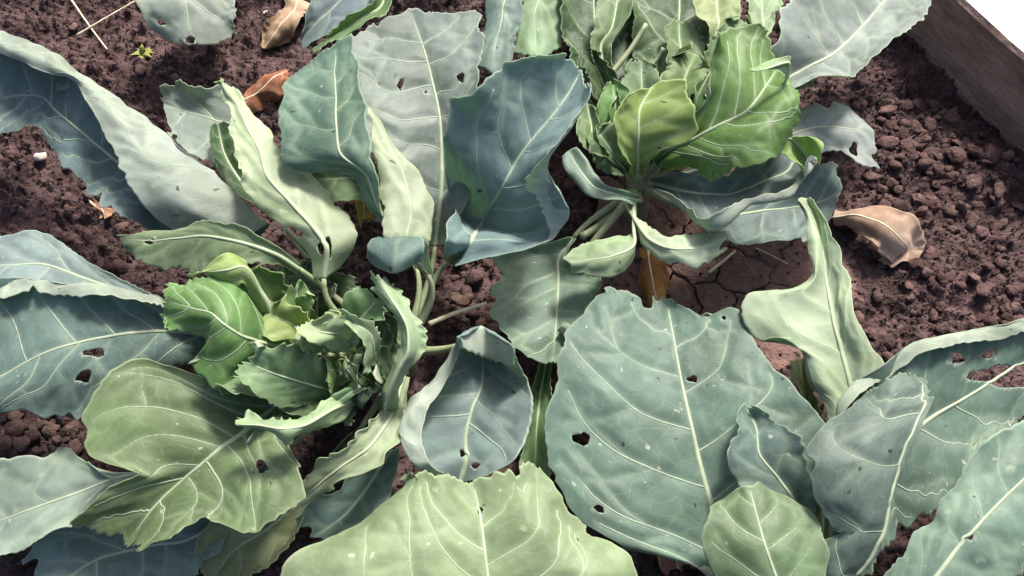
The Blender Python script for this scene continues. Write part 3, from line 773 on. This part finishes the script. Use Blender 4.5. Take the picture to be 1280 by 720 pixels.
leaf('B', 'midg', [(11, 806,80, 818,60, 832,55), (11, 812,90, 822,80, 832,78), (10, 806,170, 808,171, 810,171)], CUP3, seed=421, veins=0)

leaf('B', 'midg', [(3.5, 652,606, 670,615, 690,604), (4, 650,548, 670,550, 692,548), (4.6, 662,492, 676,490, 692,490), (6, 690,400, 693,400, 697,400)], CUP3, seed=440, veins=4)

frill('B', ((872,62,17.5, 828,192, 28,'green'), (846,104,16.5, 818,200, 22,'midg'), (738,160,15, 786,214, 22,'midg'), (766,100,15, 788,205, 24,'green'), (806,72,14.5, 797,200, 26,'midg'),
            (700,110,12, 780,205, 24,'midg'), (930,20,15, 850,170, 26,'midg'), (822,120,16.5, 808,205, 20,'green'), (730,60,12.5, 785,190, 26,'dark')), 460)

# ---- the plant at the lower right
plant('C', (1010, 850), (1012, 800, 9), 'cabbage plant with the broadest grey green leaf, chewed with small holes, below the cracked crust')
leaf('C', 'olive', [(8, 985,452, 1000,440, 1018,448), (8.5, 982,478, 1002,474, 1025,480), (8.6, 1000,505, 1012,506, 1030,510), (8, 1022,620, 1025,622, 1028,622)], CUP3, seed=501, veins=2)
leaf('C', 'blueg', [(12.5, 757,355, 797,364, 833,370, 860,386, 880,396), (13.2, 725,385, 780,404, 840,410, 890,409, 928,392), (13.8, 700,425, 770,450, 848,455, 905,450, 950,440), (14, 691,468, 770,490, 856,495, 925,490, 985,482),
                    (13.8, 681,512, 770,540, 866,540, 945,530, 1022,522), (13.4, 678,560, 775,590, 878,590, 960,570, 1040,560), (13, 695,610, 785,640, 892,640, 970,610, 1040,600), (12.4, 742,664, 818,680, 908,700, 970,660, 1020,650),
                    (11.5, 885,708, 902,728, 927,758, 970,730, 1000,712), (10, 965,788, 972,790, 980,792, 986,790, 990,788)],
     [.5, .3, -.8, .2, -.2], ribr=.0046, holes=[(727,548,12,8), (808,368,11,16), (902,470,5,4), (752,414,5,3), (866,474,8,4), (905,398,4,3), (722,600,4,3), (748,637,10,5)], bites=3, seed=502, veins=6, teeth=.002, step=.0026, sweep=.17)
leaf('C', 'pale', [(14, 990,252, 997,247, 1004,244, 1010,246, 1015,250), (14.5, 1004,270, 1011,268, 1018,267, 1023,266, 1028,265), (15, 1014,305, 1020,303, 1027,303, 1036,300, 1047,300), (15, 1013,342, 1020,343, 1032,342, 1046,340, 1063,335),
                   (15, 985,357, 1008,357, 1035,360, 1049,357, 1066,355), (15, 930,368, 980,370, 1038,378, 1050,376, 1068,376), (14.8, 928,404, 985,405, 1043,407, 1058,405, 1073,402), (14.4, 946,430, 996,430, 1050,432, 1070,430, 1088,428),
                   (14, 990,433, 1020,450, 1057,460, 1082,455, 1106,452), (13.4, 1010,466, 1032,480, 1065,492, 1090,487, 1112,482), (12.6, 1030,512, 1048,522, 1072,540, 1095,530, 1110,522), (10, 1030,690, 1034,690, 1038,690, 1042,690, 1046,690)],
     [-.5, .2, -.5, .3, .7], ribr=.0044, under_up=True, seed=503, veins=7, ruffle=.006, teeth=.0012)
leaf('C', 'blueg', [(15.5, 1345,394, 1345,378, 1345,430, 1350,480), (16.5, 1278,414, 1276,398, 1280,452, 1286,530), (17, 1203,430, 1200,417, 1215,492, 1230,592), (17, 1149,443, 1145,430, 1165,522, 1182,640), (16.6, 1100,472, 1094,459, 1120,560, 1142,662),
                   (16, 1062,512, 1054,497, 1085,592, 1112,692), (15, 1046,568, 1042,560, 1060,645, 1092,722), (11, 1030,771, 1028,770, 1034,772, 1040,775)], [3.2, 2.4, -.3, -1.6], mid=2, seed=504,
     holes=[(1255,470,40,14), (1195,448,13,7), (1237,443,11,6), (1220,552,9,6)], veins=7, bites=1, ribr=.004)
leaf('C', 'blueg', [(19, 1078,488, 1112,470, 1146,454), (19.6, 1056,522, 1112,500, 1165,474), (20, 1011,560, 1088,540, 1167,497), (20, 1005,590, 1078,575, 1153,530), (19.6, 1018,626, 1076,615, 1136,566), (18.6, 1043,665, 1080,656, 1116,620),
                    (17.4, 1021,680, 1060,697, 1102,665), (16, 1018,722, 1045,732, 1082,702), (12, 1018,775, 1026,778, 1034,775)], [-1.0, .7, -.6], seed=505, veins=5, mid=1.85, bites=2)
leaf('C', 'blueg', [(16, 918,507, 930,503, 943,502), (16.4, 917,536, 945,535, 980,527), (16.6, 909,562, 950,568, 1010,554), (16.2, 930,593, 976,600, 1012,592), (15, 988,642, 1000,642, 1016,632), (11, 1008,740, 1011,740, 1015,740)], CUP3, seed=506, veins=4)
leaf('C', 'midg', [(17.5, 905,620, 935,601, 962,602), (18, 882,648, 945,640, 1002,626), (18.2, 876,682, 956,681, 1032,660), (17.6, 885,718, 970,722, 1035,692), (16.5, 902,764, 985,766, 1030,742), (12, 985,812, 995,812, 1005,810)], [-.7, .6, -.4], seed=507, veins=5, teeth=.0012)
leaf('C', 'grey', [(18.5, 1302,512, 1342,560, 1382,620), (19, 1240,545, 1290,590, 1340,650), (19.2, 1195,590, 1246,632, 1300,700), (18.6, 1159,646, 1200,682, 1260,740), (17.5, 1126,682, 1160,732, 1220,790), (12, 1060,815, 1066,818, 1072,822)],
     [-.4, .5, -.4], seed=508, veins=6, holes=[(1264,586,7,3), (1212,672,7,4), (1185,640,5,3), (1240,640,4,3), (1225,700,8,3)], bites=3, sweep=.1)

# ---- the plant in front, only one leaf of it in view
plant('D', (640, 1010), (632, 960, 9), 'cabbage plant showing one broad pale yellow green leaf under the curled blue leaf')
leaf('D', 'cream', [(21.5, 487,585, 545,588, 590,598, 640,582, 668,590), (22.3, 474,626, 540,640, 600,642, 662,636, 708,622), (23, 415,668, 520,690, 606,690, 692,682, 752,665), (23, 352,712, 480,740, 612,742, 722,722, 800,722),
                   (22, 350,785, 480,792, 617,792, 742,782, 825,790), (19, 470,860, 540,865, 622,866, 710,862, 760,852), (13, 618,925, 622,926, 627,928, 632,926, 636,925)],
     [-.8, .7, -.3, .7, -.8], ribr=.0045, holes=[(600,638,4,6), (545,612,4,3), (655,660,4,3)], seed=601, veins=7, bites=2, teeth=.0016, ruffle=.011, sweep=.34)

# ---- the plant beyond the top edge
plant('E', (440, -150), (440, -165, 9), 'cabbage plant beyond the others with a drooping grey leaf over bare soil')
leaf('E', 'lilac', [(8.5, 203,54, 246,62, 300,54), (10, 180,24, 236,25, 298,20), (11, 174,-14, 236,-14, 298,-20), (10.5, 260,-85, 280,-85, 300,-85), (9.5, 400,-140, 405,-142, 410,-144)], [-.6, .6, -.6], holes=[(202,28,6,5), (238,50,8,5)], bites=3, seed=701, veins=5)
leaf('E', 'blue', [(7, 372,38, 374,54, 378,70), (8.5, 386,0, 402,24, 424,38), (9.5, 418,-45, 440,-22, 474,4), (9.5, 436,-110, 440,-110, 446,-110)], CUP3, seed=702, veins=3)
leaf('E', 'midg', [(12, 384,64, 387,66, 390,68), (13, 412,38, 418,44, 424,50), (13.6, 445,12, 452,22, 460,30), (13, 470,-15, 480,-5, 492,5), (10, 450,-105, 452,-105, 454,-105)], CUP3, seed=703, veins=2)
leaf('E', 'grey', [(11, 595,82, 612,98, 640,85), (12, 592,62, 620,52, 650,50), (12.5, 605,20, 628,15, 655,10), (12, 605,-40, 620,-40, 640,-40), (9.5, 470,-140, 474,-142, 478,-144)], [-.4, .4, -.4], seed=704, veins=3)
leaf('E', 'pale', [(10, 640,66, 670,80, 706,60), (11, 630,20, 668,20, 708,30), (11.5, 630,-30, 665,-35, 700,-30), (9.5, 500,-130, 504,-132, 508,-134)], [-.4, .4, -.4], seed=705, veins=4)

# ------------------------------------------------------------------ dead leaves, straws, pebbles, weed
def dead_leaf(rows, color, label, prof=None, **kw):
    kw.setdefault('veins', 3)
    D = build_leaf(rows, prof, thick=.0011, ruffle=.010, teeth=.003, step=.0018, bites=2, crump=.0065, lobes=.003, **kw)
    org = D['verts'].mean(0); org[2] = D['verts'][:, 2].min()
    o = leaf_mesh_obj('dead_leaf', D, [M_DRY], None, org, color)
    o.location = tuple(org)
    V, F = tube_geo(D['rib'], np.linspace(.0006, .0017, len(D['rib'])), 6)
    mesh_obj('midrib', np.array(V) - org, F, M_STRAW, o)
    tag(o, label, 'dead leaf')
    return o

dead_leaf([(1.0, 1134,338, 1122,343, 1106,334), (2.2, 1148,304, 1134,314, 1116,320), (3.6, 1126,284, 1116,296, 1102,306), (4.0, 1104,268, 1096,281, 1084,290), (3.2, 1072,262, 1071,273, 1064,285), (1.5, 1044,262, 1041,272, 1043,282)],
          (.56, .41, .31), 'curled tan dead leaf arching over the bare soil with the board behind it', [-.6, .5, -1.0], seed=801)
dead_leaf([(1.6, 376,66, 366,80, 378,100), (2.8, 342,78, 336,102, 352,126), (1.4, 312,108, 302,126, 316,144)], (.30, .11, .06), 'reddish brown rolled dead leaf beside the tip of the yellow green leaf', [-.6, .8, -.6], seed=802)
dead_leaf([(.5, 325,62, 329,63, 333,59), (1.2, 338,40, 347,42, 356,38), (2.0, 350,15, 362,20, 373,30), (1.2, 356,-10, 374,-2, 394,8)], (.48, .36, .24), 'pale tan shrivelled dead leaf lying on the dark soil', [-.4, .5, -.4], seed=803)
dead_leaf([(5.0, 806,392, 822,386, 840,372), (5.6, 798,366, 816,358, 836,350), (4.6, 796,336, 812,332, 832,328), (2.5, 800,310, 810,308, 822,306)], (.48, .24, .06), 'orange brown withered leaf beside the cracked crust', [-.3, .4, -.3], seed=804)
dead_leaf([(6.5, 446,288, 455,288, 466,284), (7, 442,262, 456,258, 470,262), (7, 450,240, 458,236, 466,240)], (.52, .42, .06), 'small bright yellow dying leaf among the stalks', [-.3, .3, -.3], seed=805, veins=0)
dead_leaf([(.7, 132,270, 138,276, 144,280), (1.2, 112,248, 120,256, 128,262), (.8, 104,238, 108,242, 114,246)], (.50, .26, .18), 'small salmon pink scrap of dead leaf on the soil', [-.2, .3, -.2], seed=806, veins=0)
dead_leaf([(.8, 822,716, 850,722, 880,712), (1.5, 815,700, 845,698, 878,698), (.9, 825,690, 845,686, 868,690)], (.36, .14, .11), 'reddish dead leaf on the soil under the broad grey green leaf', [-.2, .3, -.2], seed=807, veins=0)


def straw(pts, r, label, mat=M_STRAW):
    w = np.array([P(*p) for p in pts]); t = np.linspace(0, len(w) - 1, 20)
    path = cr(w, t); org = path[0].copy()
    V, F = tube_geo(path - org, np.linspace(r, r * .7, 20) * (1 + .08 * np.sin(np.arange(20) * 1.7)), 7)
    o = mesh_obj('straw', V, F, mat); o.location = tuple(org)
    tag(o, label, 'straw')
straw([(88, -2, 1.0), (110, 30, .9), (134, 62, 1.0)], .0016, 'thin pale straw crossing under another on the dark soil')
straw([(96, 44, .9), (133, 22, 1.3), (178, -4, 1.4)], .0016, 'thin pale straw lying across another straw on the dark soil')
straw([(536, 405, 8.6), (570, 391, 8.8), (608, 379, 8.4)], .0030, 'short thick pale straw between the stalks of the left plant')
straw([(886, 341, .7), (902, 328, .8), (919, 314, .9)], .0021, 'short whitish straw lying on the cracked crust')
straw([(945, 310, .6), (962, 318, .7), (985, 330, .6)], .0010, 'thin brown straw lying on the cracked crust')


def blob(name, mat, pos, size, seed, squash=.75, sub=2):
    import bmesh
    bm = bmesh.new(); bmesh.ops.create_icosphere(bm, subdivisions=sub, radius=1)
    nz = Noise(seed, .55, 3)
    pts = np.array([v.co[:] for v in bm.verts])
    d = 1 + .38 * nz(pts) + .26 * Noise(seed + 5, 1.5, 2)(pts)
    for v, k in zip(bm.verts, d): v.co = v.co * float(k)
    me = bpy.data.meshes.new(name); bm.to_mesh(me); bm.free()
    me.materials.append(mat)
    me.polygons.foreach_set('use_smooth', [True] * len(me.polygons))
    return me

CL = [blob('soil_clod', M_CLOD, None, 1, 40 + i) for i in range(8)]
def put_clod(x, y, s, label, group):
    w = P(x, y, 0); z = ground_z(w[0], w[1])
    o = bpy.data.objects.new('soil_clod', CL[rnd.randrange(8)]); link(o)
    o.location = (w[0], w[1], z + s * .30)
    o.scale = (s * rnd.uniform(.85, 1.2), s * rnd.uniform(.85, 1.2), s * rnd.uniform(.4, .75))
    o.rotation_euler = (rnd.uniform(-.4, .4), rnd.uniform(-.4, .4), rnd.uniform(0, 6.28))
    k = rnd.uniform(.65, 1.25); o.color = (k, k * rnd.uniform(.95, 1.03), k * rnd.uniform(.95, 1.05), 1)
    tag(o, label, 'soil clod', group)
GR, GL = 'soil clods on the bare soil by the board', 'soil clods by the left plant'
def label_right(x, y, s):
    size = 'large' if s > .0105 else 'small' if s < .0065 else 'middling'
    if math.hypot(x - 1095, y - 295) < 75: return size + ' lump of brown soil close round the curled tan dead leaf'
    if y > 370: return size + ' lump of brown soil behind the white rolled leaf margin'
    if (x - 1130) * .96 - (y - 48) > -95: return size + ' lump of brown soil close along the foot of the wooden board'
    return size + ' lump of brown soil in the open between board and plants'
PATCH = (((5, 170), (180, 350), 'on the reddish patch with the pinkish white pebble'), ((5, 330), (0, 140), 'on the dark patch with the crossed straws and the weed'),
         ((5, 95), (515, 570), 'in the gap between the chewed blue and grey leaves'), ((540, 620), (315, 420), 'among the bare stalks of the left plant'))
for x, y, s in ((1112,135,.013), (1134,128,.011), (1152,128,.012), (1188,149,.012), (1116,160,.011), (1128,168,.009), (1164,155,.010), (1145,160,.008), (1175,130,.009), (1232,200,.016), (1192,202,.012), (1170,195,.010),
                (1206,178,.008), (1147,184,.010), (1180,225,.011), (1215,230,.010), (1105,185,.009), (1125,205,.009), (1160,215,.008), (1245,240,.010), (1085,235,.009), (1150,250,.009), (1190,260,.009), (1230,285,.010), (1120,240,.008)):
    put_clod(x, y, s, label_right(x, y, s), GR)
for k_ in range(170):
    x, y = rnd.uniform(1060, 1279), rnd.uniform(125, 460)
    if (x - 1130) * .96 - (y - 48) > -22: continue
    sz = rnd.choice((.005, .006, .007, .009)); put_clod(x, y, sz, label_right(x, y, sz), GR)
for k_ in range(90):
    xr, yr, wh = rnd.choice(PATCH)
    sz = rnd.choice((.005, .006, .008, .010))
    put_clod(rnd.uniform(*xr), rnd.uniform(*yr), sz, ('small' if sz < .007 else 'larger') + ' lump of reddish soil ' + wh, GL)

# crumbs nobody could count: one object
V, F = [], []
cr_r = np.random.RandomState(3)
oct_v = np.array([(1,0,0), (-1,0,0), (0,1,0), (0,-1,0), (0,0,1), (0,0,-1)], float)
oct_f = [(0,2,4), (2,1,4), (1,3,4), (3,0,4), (2,0,5), (1,2,5), (3,1,5), (0,3,5)]
NC = 34000
cx, cy = cr_r.uniform(-.80, .92, NC), cr_r.uniform(0, 1.2, NC)
cp = np.stack([cx, cy, np.zeros(NC)], 1)
cmk = crust_mask(cp); cz = soil_height(cp) * (1 - cmk) - .012 * cmk
cs = cr_r.uniform(.0009, .0028, NC) * (1 + 1.6 * cr_r.rand(NC) ** 8)
for i in range(NC):
    if cr_r.rand() < cmk[i] * .93: continue
    if cmk[i] > .35: cz[i] = .002
    v = oct_v * cs[i] * cr_r.uniform(.6, 1.2, (6, 1)) + cr_r.normal(0, .15, (6, 3)) * cs[i] + (cx[i], cy[i], cz[i] + cs[i] * .3)
    b = len(V); V.extend(v); F.extend((a + b, c + b, d + b) for a, c, d in oct_f)
crumbs = mesh_obj('soil_crumbs', V, F, M_SOIL, None, False)
tag(crumbs, 'fine loose crumbs of dark soil scattered over the bed', 'soil', kind='stuff')

for x, y, s, lb in ((53, 200, .0065, 'small pinkish white pebble on the reddish soil'), (333, 20, .003, 'tiny white pebble beside the pale tan dead leaf')):
    w = P(x, y, 0); o = link(bpy.data.objects.new('pebble', blob('pebble', M_PEB, None, 1, int(x))))
    o.location = (w[0], w[1], ground_z(w[0], w[1]) + s * .4); o.scale = (s * 1.25, s, s * .7)
    tag(o, lb, 'pebble')

w = P(180, 68, 0); w[2] = ground_z(w[0], w[1])
weed = link(bpy.data.objects.new('small_weed', None)); weed.location = tuple(w)
tag(weed, 'tiny yellow green weed seedling on the dark soil', 'weed')
M_WEED = simple_mat('weed_leaf', (.20, .22, .04), (.32, .32, .08), 90, .6, .3, .001)
for i in range(9):
    a, r, up = i * 2.4, .006 + .009 * rnd.random(), .004 + .012 * rnd.random()
    d = np.array((math.cos(a), math.sin(a), 0)); sd = np.array((-d[1], d[0], 0)); c = np.array((0, 0, up))
    V = [np.array((0, 0, 0.0)), c + d * r * .5 + sd * .004, c + d * r * .55 + np.array((0, 0, .002)), c + d * r * .5 - sd * .004, c + d * (r + .006) - np.array((0, 0, .003))]
    mesh_obj('leaf', V, [(0, 1, 2), (0, 2, 3), (1, 4, 2), (2, 4, 3)], M_WEED, weed)
